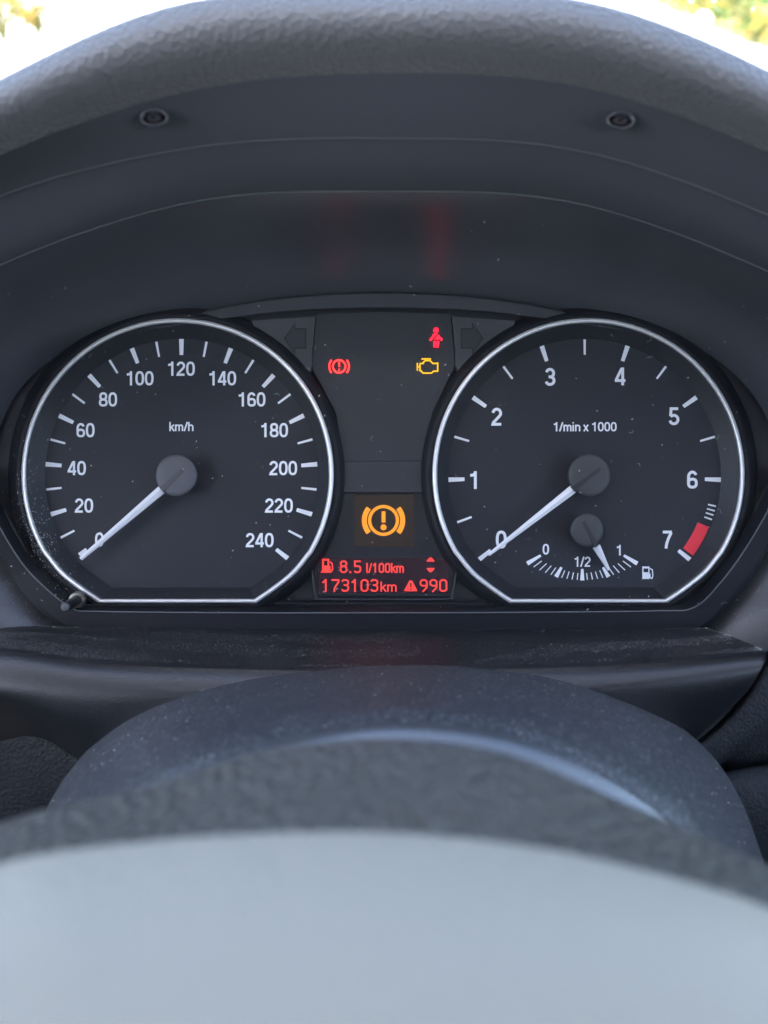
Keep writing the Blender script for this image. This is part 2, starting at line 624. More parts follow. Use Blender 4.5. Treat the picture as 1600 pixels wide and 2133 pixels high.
# scraggly shrub on the left
def shrub(name, px, py, w_, h_, n, label):
    c = ray_ground(px, py)
    e = bpy.data.objects.new(name, None)
    COL.objects.link(e)
    e.location = c
    e['label'] = label
    e['category'] = 'shrub'
    stems, sf, lp = [], [], []
    for i in range(9):
        a = random.uniform(0, 6.28)
        tip = Vector((math.cos(a) * w_ * random.uniform(.3, 1), math.sin(a) * w_ * .6, h_ * random.uniform(.5, 1)))
        path = [Vector((0, 0, 0)), tip * .4 + Vector((0, 0, h_ * .2)), tip]
        path = spline(path, 6)
        v, f = tube(path, [0.03, .025, .022, .018, .014, .008], 5)
        o = len(stems)
        stems += v
        sf += [tuple(k + o for k in q) for q in f]
        for _ in range(n // 9):
            k = random.choice(path[2:])
            lp.append(k + Vector((random.gauss(0, .12), random.gauss(0, .12), random.gauss(0, .09))) * w_)
    s = world_obj('stem', stems, sf, MATS['verge_turf'])
    s.parent = e
    l = leaves('foliage', lp, 0.06, LEAF[1:])
    l.parent = e
    return e
shrub('shrub', 85, 78, .75, .62, 260, 'scraggly green shrub on the pale ground, cut by the left picture edge')
shrub('shrub', 10, 84, .8, .75, 240, 'second scraggly shrub, half out of the picture, at the far upper left corner')

# pale stone on the edge of the verge
c = ray_ground(1457, 70)
bm = bmesh.new()
bmesh.ops.create_icosphere(bm, subdivisions=3, radius=0.17)
for v in bm.verts:
    v.co *= 1 + 0.12 * noise.noise(v.co * 9)
    v.co.z *= 1.15
me = bpy.data.meshes.new('stone')
bm.to_mesh(me); bm.free()
me.materials.append(mat('white_stone', (0.75, 0.74, 0.70), 0.8))
for p in me.polygons: p.use_smooth = True
st = bpy.data.objects.new('stone', me)
COL.objects.link(st)
st.location = (c.x, c.y, GZ + 0.12)
st['label'] = 'small white stone at the edge of the green verge, upper right'
st['category'] = 'stone'

# unseen car body, added to shape the daylight: floor, door sides up to the windows, wall
# behind, and the roof lining; daylight enters through the windows between
M_floor = mat('dark_carpet', (0.03, 0.03, 0.033), 0.9)
M_liner = mat('grey_roof_lining', (0.42, 0.42, 0.43), 0.9, grain=[('noise', 900, 0.2, 0.0005)])
zf, zt, zr = -0.62, 0.04, 0.50  # tall rear wall added to block light and reflections from behind
vsf = [(-.72, -1.3, zf), (.72, -1.3, zf), (.72, .8, zf), (-.72, .8, zf),
       (-.72, -1.3, zr), (.72, -1.3, zr), (.72, .8, zt - .1), (-.72, .8, zt - .1),
       (-.72, -.75, zt), (.72, -.75, zt)]
fl = world_obj('unseen_cabin_shell', vsf, [(0, 1, 2, 3), (0, 4, 5, 1), (1, 5, 9, 6, 2), (2, 6, 7, 3), (3, 7, 8, 4, 0)], M_floor)
fl['kind'] = 'structure'
rows = []
for i in range(13):
    y = -1.45 + i * 1.28 / 12  # added roof, front edge set for overhead light on wheel and column
    rows.append([(x / 6 * .60, y, .575 - .05 * (x / 6) ** 2 - .03 * ((y + .7) / .75) ** 2) for x in range(-6, 7)])
v1, f1 = grid(rows)
v2 = [(a_, b_, c_ + .03) for a_, b_, c_ in v1]
n_ = len(v1)
rf = world_obj('unseen_car_roof', list(v1) + v2, f1 + [tuple(k + n_ for k in q[::-1]) for q in f1], M_liner, True)
rf['kind'] = 'structure'

# windscreen with specks of dirt
ws = bpy.data.objects.new('windscreen', None)
COL.objects.link(ws)
ws.location = (0, .80, .0)
ws['label'] = 'clear windscreen with specks of dirt beyond the instrument hood'
ws['category'] = 'windscreen'
rows = []
for i in range(9):
    t = i / 8
    rows.append([Vector((x / 10 * (0.74 - .1 * t), -.97 * t - .12 * (x / 10) ** 2 * 1.0, .55 * t + .02)) for x in range(-10, 11)])
vs_, fs = grid(rows)
o = world_obj('pane', vs_, fs, M_wind, True); o.parent = ws
vs_, fs = [], []
def wpt(px, py):
    d = R @ Vector(((px - 800) / F, 1, (1066.5 - py) / F))
    c = camo.location
    lo, hi = 0.2, 2.0
    for _ in range(40):
        t = (lo + hi) / 2
        p = c + d * t - Vector((0, .80, 0))
        xx = p.x / .70
        tt = (p.z - .02) / .55
        yy = -.97 * tt - .12 * xx * xx
        if p.y < yy: lo = t
        else: hi = t
    return c + d * (lo - .004) - Vector((0, .80, 0))
for _ in range(70):
    px = random.uniform(1250, 1640); py = random.uniform(-40, 130)
    p = wpt(px, py)
    s = random.choice([.0006, .0008, .0012, .0018])
    a = random.uniform(0, 3.14)
    u = Vector((math.cos(a), 0, math.sin(a))) * s
    v = Vector((-math.sin(a), 0, math.cos(a))) * s * random.uniform(.3, 1)
    k = len(vs_)
    vs_ += [p - u, p - v, p + u, p + v]
    fs.append((k, k + 1, k + 2, k + 3))
o = world_obj('dirt_specks', vs_, fs, M_dust); o.parent = ws; o['kind'] = 'stuff'

# ------------------------------------------------------------------ dashboard
dash = root('dashboard', 'dark grained car dashboard with arched hood over the instruments', 'dashboard', (0, -20, -60))

S0 = [(140,1300),(70,1210),(15,1110),(-15,1000),(0,890),(60,790),(180,712),(430,646),(800,611),(1170,646),(1420,712),(1540,790),(1605,890),(1618,1000),(1590,1110),(1530,1210),(1452,1308)]
S1 = [(30,1330),(-60,1240),(-110,1130),(-135,1000),(-110,860),(-30,730),(130,620),(430,540),(800,510),(1170,540),(1470,620),(1630,730),(1710,860),(1735,1000),(1710,1130),(1660,1240),(1572,1352)]
S2 = [(-160,1400),(-260,1290),(-310,1150),(-320,1000),(-280,840),(-180,690),(0,552),(400,420),(800,398),(1200,422),(1600,565),(1780,690),(1880,840),(1920,1000),(1910,1150),(1860,1290),(1760,1400)]
S3 = [(-250,1450),(-370,1310),(-420,1150),(-430,980),(-390,790),(-270,610),(-40,425),(380,310),(800,287),(1220,316),(1640,465),(1870,610),(1990,790),(2030,980),(2020,1150),(1970,1310),(1850,1450)]
S4 = [(-350,1520),(-490,1340),(-550,1150),(-560,950),(-500,730),(-350,520),(-50,345),(370,195),(800,152),(1230,185),(1650,340),(1950,520),(2100,730),(2160,950),(2150,1150),(2090,1340),(1950,1520)]
ST = [(-430,1560),(-600,1350),(-660,1150),(-670,920),(-600,650),(-420,410),(-50,190),(370,8),(800,-14),(1230,4),(1650,172),(2020,410),(2200,650),(2270,920),(2260,1150),(2200,1350),(2030,1560)]
def mix(a, b, t):
    return [(p[0] + (q[0] - p[0]) * t, p[1] + (q[1] - p[1]) * t) for p, q in zip(a, b)]
NU = 121
# the hood reaches furthest over the middle and draws back down its sides
HK = 0.76
BACK = [.34, .40, .50, .62, .78, .92, 1, 1, 1, 1, 1, .92, .78, .62, .50, .40, .34]
def hsec(y, pts):
    return [V(px, py, y * f * HK if y < 0 else y) for (px, py), f in zip(pts, BACK)]
lin = loft([hsec(6, S0), hsec(-25, S1), hsec(-70, S2), hsec(-93, S3), hsec(-112, S4)], NU, 28)
vs_, fs = grid(lin, flip=True)
hood_in = part('hood_lining', vs_, fs, M_hoodin, dash, True, 'smooth dark underside of the instrument hood')
lipsec = [hsec(-111, mix(S4, ST, -0.02)), hsec(-120, mix(S4, ST, .2)), hsec(-126.5, mix(S4, ST, .45)), hsec(-129.5, mix(S4, ST, .7)), hsec(-128.5, mix(S4, ST, .9)), hsec(-124, ST)]
T3 = hsec(-124, ST)
def outer(dy, k):
    return [Vector((p.x * k, p.y + dy, p.z * k)) for p in T3]
lip = loft(lipsec + [outer(15, 1.045), outer(43, 1.08), outer(103, 1.14), outer(220, 1.25)], NU, 40)
vs_, fs = grid(lip, flip=True)
part('hood', vs_, fs, M_hood, dash, True, 'grained padded hood with rounded front lip')
# ridges along the lining
for y, S, r in ((-93.4, S3, .22), (-70.4, S2, .22)):
    p = spline(hsec(y, [(a, b + 1) for a, b in S]), 121)
    vs_, fs = tube(p[18:-18], r, 6)
    part('ridge', vs_, fs, M_ridge, dash, True)
# two screws in their recesses under the hood
for px, py in ((318, 240), (1296, 246)):
    y = -111 * HK
    c = V(px, py, y)
    s = (D0 + y) / F
    k = 30 * s
    prof = [(k * 1.0, 1.2), (k * .97, .9), (k * .85, .9), (k * .8, 3)]
    rows = [[Vector((c.x + r * math.cos(2 * math.pi * i / 32), y + h, c.z + .62 * r * math.sin(2 * math.pi * i / 32))) for i in range(32)] for r, h in prof]
    vs_, fs = grid(rows, closed=True)
    e = part('screw_recess', vs_, fs, M_hoodin, dash, True)
    prof = [(k * .78, 2.9), (k * .55, 2.2), (k * .5, 1.2), (k * .25, .8), (k * .2, 1.6), (0.01, 1.7)]
    rows = [[Vector((c.x + r * math.cos(2 * math.pi * i / 24), y + h, c.z + .62 * r * math.sin(2 * math.pi * i / 24))) for i in range(24)] for r, h in prof]
    vs_, fs = grid(rows, closed=True)
    part('screw', vs_, fs, M_screw, e, True)

# shelf below the instruments
A_ = [(-160,1322),(60,1304),(200,1308),(500,1311),(800,1311),(1100,1311),(1330,1310),(1452,1308),(1470,1307)]
B0 = [(-160,1340),(30,1322),(200,1335),(500,1348),(800,1353),(1100,1350),(1330,1338),(1500,1326),(1522,1324)]
B_ = [(-160,1362),(0,1348),(200,1372),(500,1384),(800,1388),(1100,1382),(1330,1372),(1560,1356),(1588,1352)]
C1_ = [(-160,1380),(0,1360),(200,1384),(500,1396),(800,1400),(1100,1394),(1330,1383),(1562,1362),(1593,1357)]
C_ = [(-160,1405),(0,1385),(200,1408),(500,1420),(800,1424),(1100,1416),(1330,1400),(1562,1376),(1594,1368)]
C2 = [(-160,1440),(-2,1425),(200,1450),(500,1450),(800,1452),(1100,1446),(1330,1430),(1555,1405),(1588,1385)]
D_ = [(-160,1500),(10,1470),(210,1530),(500,1540),(800,1545),(1100,1530),(1330,1500),(1520,1460),(1552,1442)]
E_ = [(-100,1560),(90,1550),(230,1620),(500,1650),(800,1660),(1100,1640),(1330,1590),(1420,1560),(1440,1545)]
OFFW = [1, 1, 1, 1, 1, 1, .8, .25, .15]
def shift(pts, d):
    return [(a, b + d * w_) for (a, b), w_ in zip(pts, OFFW)]
lo_shelf = loft([sec(-6, A_), sec(-24, B0), sec(-38, B_), sec(-43, shift(C1_, 2)), sec(-46.5, shift(C_, 11)), sec(-47.5, shift(C2, 15)), sec(-43, shift(D_, 10)), sec(-30, E_)], 90, 46)
vs_, fs = grid(lo_shelf, flip=True)
part('shelf', vs_, fs, M_shelf, dash, True, 'narrow dusty shelf with rounded satin edge')

# padded panels either side of the column
def pad_panel(name, ctrl, label):
    rows = loft(ctrl, 30, 24)
    vs_, fs = grid(rows, flip=True)
    part(name, vs_, fs, M_panel, dash, True, label)
pad_panel('knee_panel', [
    sec(-30, [(-500,1330),(-200,1400),(-10,1438),(70,1505),(200,1590),(420,1660),(640,1700)]),
    sec(-33, [(-500,1340),(-210,1410),(-20,1448),(62,1516),(192,1602),(420,1675),(640,1715)]),
    sec(-30, [(-500,1500),(-200,1540),(-20,1570),(60,1620),(190,1690),(420,1750),(640,1800)]),
    sec(-20, [(-500,1800),(-200,1850),(0,1850),(100,1850),(200,1850),(420,1900),(640,1900)]),
    sec(-5, [(-500,2400),(-200,2400),(0,2400),(100,2400),(200,2400),(420,2400),(640,2400)])], 'dark grained knee panel left of the column')
pad_panel('dash_panel', [
    sec(-30, [(1150,1700),(1330,1605),(1440,1552),(1530,1470),(1590,1385),(1625,1340),(1900,1250)]),
    sec(-34, [(1150,1715),(1340,1615),(1452,1562),(1542,1480),(1602,1395),(1640,1350),(1900,1262)]),
    sec(-32, [(1150,1760),(1360,1660),(1480,1595),(1580,1520),(1660,1450),(1720,1420),(1900,1400)]),
    sec(-26, [(1150,1800),(1370,1700),(1490,1600),(1530,1592),(1600,1582),(1720,1570),(1900,1560)]),
    sec(-20, [(1150,1830),(1370,1730),(1490,1640),(1530,1620),(1600,1610),(1720,1600),(1900,1590)])], 'dark padded panel right of the shelf')
pad_panel('lower_dash_panel', [
    sec(-28, [(1150,1760),(1380,1640),(1520,1606),(1600,1594),(1720,1585),(1900,1580)]),
    sec(-34, [(1150,1770),(1380,1650),(1520,1616),(1600,1602),(1720,1593),(1900,1590)]),
    sec(-38, [(1150,1850),(1380,1720),(1520,1690),(1600,1680),(1720,1670),(1900,1670)]),
    sec(-30, [(1150,2000),(1380,1950),(1520,1900),(1600,1900),(1720,1900),(1900,1900)]),
    sec(-5, [(1150,2500),(1380,2500),(1520,2500),(1600,2500),(1720,2500),(1900,2500)])], 'grained lower panel right of the column')
# body of the dashboard that closes it all round and behind
def boxv(x0, x1, y0, y1, z0, z1):
    v = [(x, y, z) for y in (y0, y1) for z in (z0, z1) for x in (x0, x1)]
    return v, [(0, 1, 3, 2), (4, 6, 7, 5), (0, 4, 5, 1), (2, 3, 7, 6), (0, 2, 6, 4), (1, 5, 7, 3)]
vs_, fs = boxv(-690, 690, 40, 60, -330, 60)
part('dash_body', vs_, fs, M_back, dash)
for x0, x1 in ((-690, -215), (215, 690)):
    rows = loft([[Vector((x0, 90, -300)), Vector((x1, 90, -300))], [Vector((x0, 10, -150)), Vector((x1, 10, -150))],
                 [Vector((x0, -35, -60)), Vector((x1, -35, -60))], [Vector((x0, -50, -20)), Vector((x1, -50, -20))],
                 [Vector((x0, -30, 5)), Vector((x1, -30, 5))], [Vector((x0, 330, 262)), Vector((x1, 330, 262))]], 4, 24)
    vs_, fs = grid(rows, flip=True)
    part('dash_top', vs_, fs, M_hood, dash, True)

# ------------------------------------------------------------------ instrument cluster
clu = root('instrument_cluster', 'car instrument cluster with two chrome ringed gauges and lit warning lamps', 'instrument cluster', (0, 6, -40))

# back plate
out = [(p.x * 1.03, p.z * 1.03) for p in spline(sec(8, S0), 80)]
vs_, fs = prism(out, 8.0, 10.0)
part('back_plate', vs_, fs, M_back, clu)

def dshape(cx, cy, r, y, n=72):
    """round gauge outline with flat foot; centre in photo pixels, r in pixels at depth y"""
    a0 = -30.0
    pts = [(r * math.cos(rad(a0 + (180 - 2 * a0) * i / n)), r * math.sin(rad(a0 + (180 - 2 * a0) * i / n))) for i in range(n + 1)]
    k = r / 320
    cv = spline([(-277, -160, 0), (-242, -203.5, 0), (-200, -237.5, 0), (-162, -263.5, 0)], 13)
    pts += [(p.x * k, p.y * k) for p in cv[1:]]
    pts += [((-162 + 324 * i / 8) * k, -263.5 * k) for i in range(1, 9)]
    pts += [(-p.x * k, p.y * k) for p in cv[::-1][1:-1]]
    return [V(cx + x, cy - z, y) for x, z in pts]

def gauge(rx, ry, fx, fy, nameface, flabel):
    # collar outside the ring
    rows = [dshape(rx, ry, r, y) for r, y in ((353, 7.9), (347, 3.2), (338, .9), (330, .2), (325, .6))]
    vs_, fs = grid(rows, closed=True)
    part('gauge_collar', vs_, fs, M_bezel, clu, True)
    # satin ring
    rows = [dshape(rx, ry, r, y) for r, y in ((325.5, 1.2), (325.5, -.7), (324, -1.5), (321, -1.9), (318, -1.7), (316, -.9), (315, 1.0))]
    vs_, fs = grid(rows, closed=True)
    part('chrome_ring', vs_, fs, M_ring, clu, True)
    # well down to the dial
    rows = [dshape(rx, ry, 316, .5), dshape(rx + .15 * (fx - rx), ry, 312, 1.0), dshape(fx, fy, 284, 5.9)]
    vs_, fs = grid(rows, closed=True)
    part('gauge_well', vs_, fs, M_well, clu, False)
    p = dshape(fx, fy, 288, 6.0)
    return part(nameface, [v[:] for v in p], [tuple(range(len(p)))[::-1]], M_face, clu, label=flabel)

FY = 5.93
SF = (D0 + FY) / F
speedo = gauge(370, 988, 378, 990, 'speedometer_dial', 'dark dial of the speedometer marked in km/h')
tacho = gauge(1226, 988, 1218, 990, 'tachometer_dial', 'dark dial of the rev counter with fuel gauge')

def tick_mesh(nm, r0, r1, w0, w1, m=M_white):
    return mesh(nm, [(-w0 / 2 * SF, 0, r0 * SF), (w0 / 2 * SF, 0, r0 * SF), (w1 / 2 * SF, 0, r1 * SF), (-w1 / 2 * SF, 0, r1 * SF)], [(0, 1, 2, 3)], m)
TM = tick_mesh('major_tick', 250.5, 284, 7.5, 9.8)
TN = tick_mesh('minor_tick', 251, 283, 4.2, 5.0)
TS = tick_mesh('fine_tick', 264, 281, 3.2, 3.4)
TL = tick_mesh('half_tick', 249, 281, 4.2, 5.0)
def tick(me, cx, cy, ang, parent, name='tick'):
    o = link(name, me, parent)
    o.location = (V(cx, cy, FY) - base_of(parent)) * MM
    o.rotation_euler = (0, rad(ang), 0)
TM0 = tick_mesh('short_tick', 250.5, 270, 7.5, 9)
for i in range(25):
    tick(TM0 if i == 0 else TM if i % 2 == 0 else TN, 378, 990, -128 + i * 256 / 24, speedo)
for i in range(13):
    if i not in ():
        tick(TM if i % 2 == 0 else TN, 1218, 990, (i / 2 - 3.5) * 36.75, tacho)
tick(TM, 1218, 990, 128.7, tacho)
for a in (103.3, 105.3, 107.2, 109.2):
    tick(TS, 1218, 990, a, tacho)
# red zone
st = []
vs_, fs = [], []
for i in range(13):
    a = rad(112.6 + (126.6 - 112.6) * i / 12)
    c = V(1218, 990, FY)
    for r in (255, 281):
        vs_.append((c.x + math.sin(a) * r * SF, FY, c.z + math.cos(a) * r * SF))
    if i:
        k = 2 * i
        fs.append((k - 2, k - 1, k + 1, k))
part('red_zone', vs_, fs, M_red, tacho)

for s_, x, y in (('0',207,1124),('20',175,1053),('40',160,975),('60',178,896),('80',225,832),('100',291,788),('120',377,768),('140',463,788),('160',524,832),('180',571,896),('200',590,975),('220',581,1053),('240',541,1125)):
    text(s_, x, y, 29.5, FY, M_white, speedo, wx=1.12, sw=.158)
text('km/h', 378, 888.5, 19, FY, M_white, speedo, name='lettering', sw=.165, wx=1.2)
for s_, x, y in (('0',1044,1124),('1',988,1000),('2',1035,868),('3',1146,785),('4',1292,784),('5',1404,867),('6',1442,999),('7',1390,1124)):
    text(s_, x, y, 37, FY, M_white, tacho, wx=1.1, sw=.158)
text('1/min x 1000', 1218, 889, 19, FY, M_white, tacho, name='lettering', sw=.165, wx=1.17)
# fuel gauge print
for i in range(21):
    a = rad(31 + 118 * i / 20)
    dx, dz = -math.cos(a), math.sin(a)      # px, y down
    # intersect with the arc the marks stand on
    ox, oy, cx, cy, RR = 1213, 1105, 1213, 1004, 205
    b = (ox - cx) * dx + (oy - cy) * dz
    cc = (ox - cx) ** 2 + (oy - cy) ** 2 - RR * RR
    t = -b + math.sqrt(b * b - cc)
    major = i % 5 == 0
    L = {0: 33, 5: 23, 10: 24, 15: 23, 20: 33}.get(i, 13 + 9 * abs(i - 10) / 10)
    w0, w1 = (5, 9) if major else (2.0, 2.0)
    if not major:
        t -= 1
    n = (-dz, dx)
    P = [(ox + dx * (t - L) + n[0] * w0 / 2, oy + dz * (t - L) + n[1] * w0 / 2), (ox + dx * (t - L) - n[0] * w0 / 2, oy + dz * (t - L) - n[1] * w0 / 2),
         (ox + dx * t - n[0] * w1 / 2, oy + dz * t - n[1] * w1 / 2), (ox + dx * t + n[0] * w1 / 2, oy + dz * t + n[1] * w1 / 2)]
    part('fuel_tick', [(x, FY, z) for x, z in ppoly(P, FY)], [(0, 1, 2, 3)], M_white, tacho)
text('0', 1137, 1144, 22, FY, M_white, tacho, sw=.16, wx=1.1)
text('1/2', 1213, 1170, 21, FY, M_white, tacho, sw=.15, wx=1.1)
text('1', 1290, 1146, 22, FY, M_white, tacho, sw=.16, wx=1.1)
icon([([(1354,1184),(1359,1187),(1360,1200),(1358,1205),(1354,1203),(1354,1195)], False)], 2.2, FY, M_white, tacho, 'fuel_pump_symbol',
     polys_px=[[(1338,1206),(1338,1192),(1353,1192),(1353,1206)], [(1338,1193),(1338,1181),(1340.5,1181),(1340.5,1193)], [(1350.5,1193),(1350.5,1181),(1353,1181),(1353,1193)], [(1338,1184),(1338,1180),(1353,1180),(1353,1184)]])

# needles
def needle(name, hub, rcap, capm, base_pt, tip, wb, wt, root_pt, depth, rootw, label):
    hy = depth
    hc = V(hub[0], hub[1], hy)
    s = (D0 + hy) / F
    # the pointing blade: ridge along its top, faceted
    y0 = hy + 1.8
    a, b = V(*base_pt, y0), V(*tip, y0 + .6)
    d = (b - a).normalized()
    n = Vector((d.z, 0, -d.x))
    wb *= s; wt *= s
    vs_ = [a + n * wb / 2, a - n * wb / 2, a + Vector((0, -.9, 0)), b + n * wt / 2, b - n * wt / 2, b + Vector((0, -.35, 0)),
           a + n * wb / 2 + Vector((0, 1.2, 0)), a - n * wb / 2 + Vector((0, 1.2, 0)), b + n * wt / 2 + Vector((0, .8, 0)), b - n * wt / 2 + Vector((0, .8, 0))]
    fs = [(0, 2, 5, 3), (2, 1, 4, 5), (0, 1, 2), (3, 5, 4), (0, 3, 8, 6), (1, 7, 9, 4), (6, 8, 9, 7), (3, 4, 9, 8), (0, 6, 7, 1)]
    nd = part(name, vs_, fs, M_needle, clu, label=label)
    r = rcap * s
    prof = [(r * .82, FY - .3), (r * .86, hy + 2.5), (r * .99, hy + 2.2), (r, hy + 1.2), (r * .985, hy + .7), (r * .95, hy + .42), (r * .8, hy + .18), (r * .5, hy + .03), (r * .25, hy), (.01, hy)]
    vs_, fs = lathe(prof, (hc.x, hc.z))
    part('hub_cap', vs_, fs, capm, nd, True)
    # dark root of the blade let into the cap
    a2, b2 = V(*root_pt, hy - .25), V(*base_pt, hy - .1)
    d = (b2 - a2).normalized()
    n = Vector((d.z, 0, -d.x)) * (rootw * s / 2)
    dn = Vector((0, 1.0, 0))
    vs_ = [a2 + n * .6, a2 - n * .6, b2 - n, b2 + n] 
    vs_ = vs_ + [v + dn for v in vs_]
    vs_[6] = vs_[6] + Vector((0, 1.2, 0)); vs_[7] = vs_[7] + Vector((0, 1.2, 0))
    fs = [(0, 3, 2, 1), (0, 1, 5, 4), (1, 2, 6, 5), (2, 3, 7, 6), (3, 0, 4, 7)]
    part('needle_root', vs_, fs, M_root if capm is M_cap else M_needled, nd)
needle('needle', (366, 990), 43.5, M_cap, (336, 1020), (168, 1164), 18, 8, (380, 979), -2.7, 12, 'white speedometer needle resting at zero')
needle('needle', (1229, 990), 44, M_capd, (1194, 1019), (1018, 1156), 18, 6, (1250, 976), -2.7, 12, 'white rev counter needle resting at zero')
needle('needle', (1224, 1104), 34.5, M_capd, (1243, 1138), (1269, 1187), 16, 5, (1216, 1086), -1.5, 10, 'short white fuel needle near three quarters')

# middle: lamp panel
def panel(name, poly_px, y0, y1, m, parent=clu, label=None):
    vs_, fs = prism(ppoly(poly_px, y0), y0, y1)
    return part(name, vs_, fs, m, parent, label=label)
def ring_pt(cx, r, a):
    return (cx + r * math.cos(rad(a)), 988 - r * math.sin(rad(a)))
lampp = panel('lamp_panel', [(660, 654), (800, 650), (938, 654), (948, 760), (900, 860), (884, 960), (716, 960), (700, 860), (648, 760)], 4.2, 8, M_lamp, label='dark grey panel holding the warning lamps')
LY = 3.75
# brake warning, red
icon([(pc(706.5, 763, 13.2, 0, 345, 23), True), (pc(706.5, 763, 20.6, 140, 220, 10), False), (pc(706.5, 763, 20.6, -40, 40, 10), False),
      ([(706.5, 754), (706.5, 764)], False), ([(706.5, 768.3), (706.5, 772)], False)], 3.3, LY, E_red, lampp, 'brake_warning_symbol', thick=.3, label='red lit brake warning symbol')
# seat belt, crimson
icon([([(896, 708.5), (900.5, 703)], False), ([(920.5, 708.5), (916.5, 703)], False)], 4, LY, E_pink, lampp, 'seat_belt_symbol', thick=.3,
     polys_px=[pc(908.5, 687.5, 5.2, 0, 337, 15), [(900.5, 704.5), (901.5, 697), (904.5, 694.5), (912, 694.5), (900.8, 705.5)],
               [(905, 706.5), (915, 697), (917.5, 706.5)], [(903, 710.5), (907.8, 710.5), (907.8, 723.5), (904, 723.5)], [(909.4, 710.5), (915, 710.5), (913.5, 723.5), (909.4, 723.5)]],
     label='crimson lit seat belt symbol')
# engine, yellow
icon([([(875, 757), (882, 757), (882, 754.5), (886, 751), (896, 751), (902, 757), (907, 757), (912, 756), (912, 773), (907, 773), (903, 773), (899, 777), (881, 777), (877, 772), (875, 772), (875, 757)], False),
      ([(888.5, 751), (888.5, 748)], False), ([(878, 747.5), (898, 747.5)], False), ([(875, 764), (870, 764)], False), ([(869.5, 756), (869.5, 772)], False)],
     2.7, LY, E_yel, lampp, 'engine_symbol', thick=.3, label='yellow lit engine symbol')

# turn signal panels
for sg in (-1, 1):
    cx0 = 800 if sg < 0 else 798.5
    def mx(pts):
        return [(cx0 + sg * p, q) for p, q in pts]
    poly = mx([(143, 659), (275, 668), (268, 690), (205, 742), (160, 790), (150, 762), (150, 735)])
    if sg < 0: poly = poly[::-1]
    tp = panel('turn_signal_panel', poly, 3.6, 8, M_turn, label='grey panel with unlit arrow pointing ' + ('left' if sg < 0 else 'right'))
    ar = [(207, 705), (186, 674), (186, 685), (163, 685), (163, 725), (186, 725), (186, 737)]
    icon([(mx(ar), True)], 3.2, 3.5, M_groove, tp, 'arrow_groove')
    a2 = mx(ar)
    vs_ = [(x, 3.53, z) for x, z in ppoly(a2, 3.53)]
    part('arrow', vs_, [tuple(range(7))], M_lamp, tp)

# arch trim above, tapering along the hood
up = spline([(300, 690, 0), (430, 650, 0), (600, 622, 0), (800, 612, 0), (1000, 622, 0), (1170, 650, 0), (1300, 690, 0)], 60)
lo = spline([(330, 684, 0), (478, 661, 0), (630, 645, 0), (800, 640, 0), (970, 645, 0), (1122, 661, 0), (1270, 684, 0)], 60)
rows = [[V(p.x, p.y - 4, 3.5) for p in up], [V(p.x, p.y, 1.2) for p in up], [V(p.x, p.y, .8) for p in lo], [V(p.x, p.y + 1, 1.4) for p in lo], [V(p.x, p.y + 2, 7.9) for p in lo]]
vs_, fs = grid(rows, flip=True)
part('arch_trim', vs_, fs, M_arch, clu)

# bar between lamp panel and display
panel('middle_bar', [(716, 961), (884, 961), (888, 1025), (712, 1025)], 4.4, 8, M_bar, label='plain dark bar between lamp panel and display')
# display block
disp = panel('display', [(704, 1028), (896, 1028), (912, 1090), (946, 1166), (938, 1241), (662, 1241), (653, 1166), (688, 1090)], 5.0, 8, M_lcdf, label='dark display below the lamps, lit in amber and red')
amb = panel('amber_screen', [(738, 1031), (863, 1031), (863, 1139), (738, 1139)], 4.75, 4.95, M_lcda, disp)
redl = panel('red_screen', [(664, 1162), (934, 1162), (936, 1236), (662, 1236)], 4.75, 4.95, M_lcd, disp)
AY = 4.6
icon([(pc(799, 1084, 29, 0, 350, 35), True)], 6.6, AY, E_amb, disp, 'warning_ring')
icon([(pc(799, 1084, 40, 140, 220, 14), False)], 10.5, AY, E_amb, disp, 'warning_arc')
icon([(pc(799, 1084, 40, -40, 40, 14), False)], 10.5, AY, E_amb, disp, 'warning_arc')
icon([([(799, 1065), (799, 1088.5)], False)], 8, AY, E_amb, disp, 'exclamation_mark', polys_px=[pc(799, 1098.5, 6.3, 0, 345, 23)])
# red characters
text('8.5', 707, 1180.5, 27, AY, E_lcd, disp, name='digit', font=LG, sw=.135, wx=1.12, left=True, per_char=True)
text('l/100km', 763, 1183, 20.5, AY, E_lcd, disp, name='character', font=LG, sw=.155, wx=1.02, left=True, per_char=True)
text('173103', 669, 1219.5, 27, AY, E_lcd, disp, name='digit', font=LG, sw=.135, wx=1.21, left=True, per_char=True)
text('km', 792, 1222, 21, AY, E_lcd, disp, name='character', font=LG, sw=.15, wx=1.28, left=True, per_char=True)
text('990', 873, 1219.5, 27, AY, E_lcd, disp, name='digit', font=LG, sw=.135, wx=1.22, left=True, per_char=True)
icon([([(687, 1170), (692, 1174), (693, 1186), (690, 1190), (687, 1186), (687, 1180), (685, 1180)], False)], 3.0, AY, E_lcd, disp, 'fuel_pump_icon',
     polys_px=[[(668, 1193), (668, 1190), (690, 1190), (690, 1193)], [(671, 1190), (671, 1178), (686, 1178), (686, 1190)], [(671, 1178.5), (671, 1164), (675, 1164), (675, 1178.5)],
               [(682, 1178.5), (682, 1164), (686, 1164), (686, 1178.5)], [(672, 1168), (672, 1163.5), (685, 1163.5), (685, 1168)]])
icon([], 1, AY, E_lcd, disp, 'up_arrow', polys_px=[[(889, 1170), (905, 1170), (905, 1167.5), (899, 1161), (895, 1161), (889, 1167.5)]])
icon([], 1, AY, E_lcd, disp, 'down_arrow', polys_px=[[(889, 1183), (889, 1185.5), (895, 1192), (899, 1192), (905, 1185.5), (905, 1183)]])
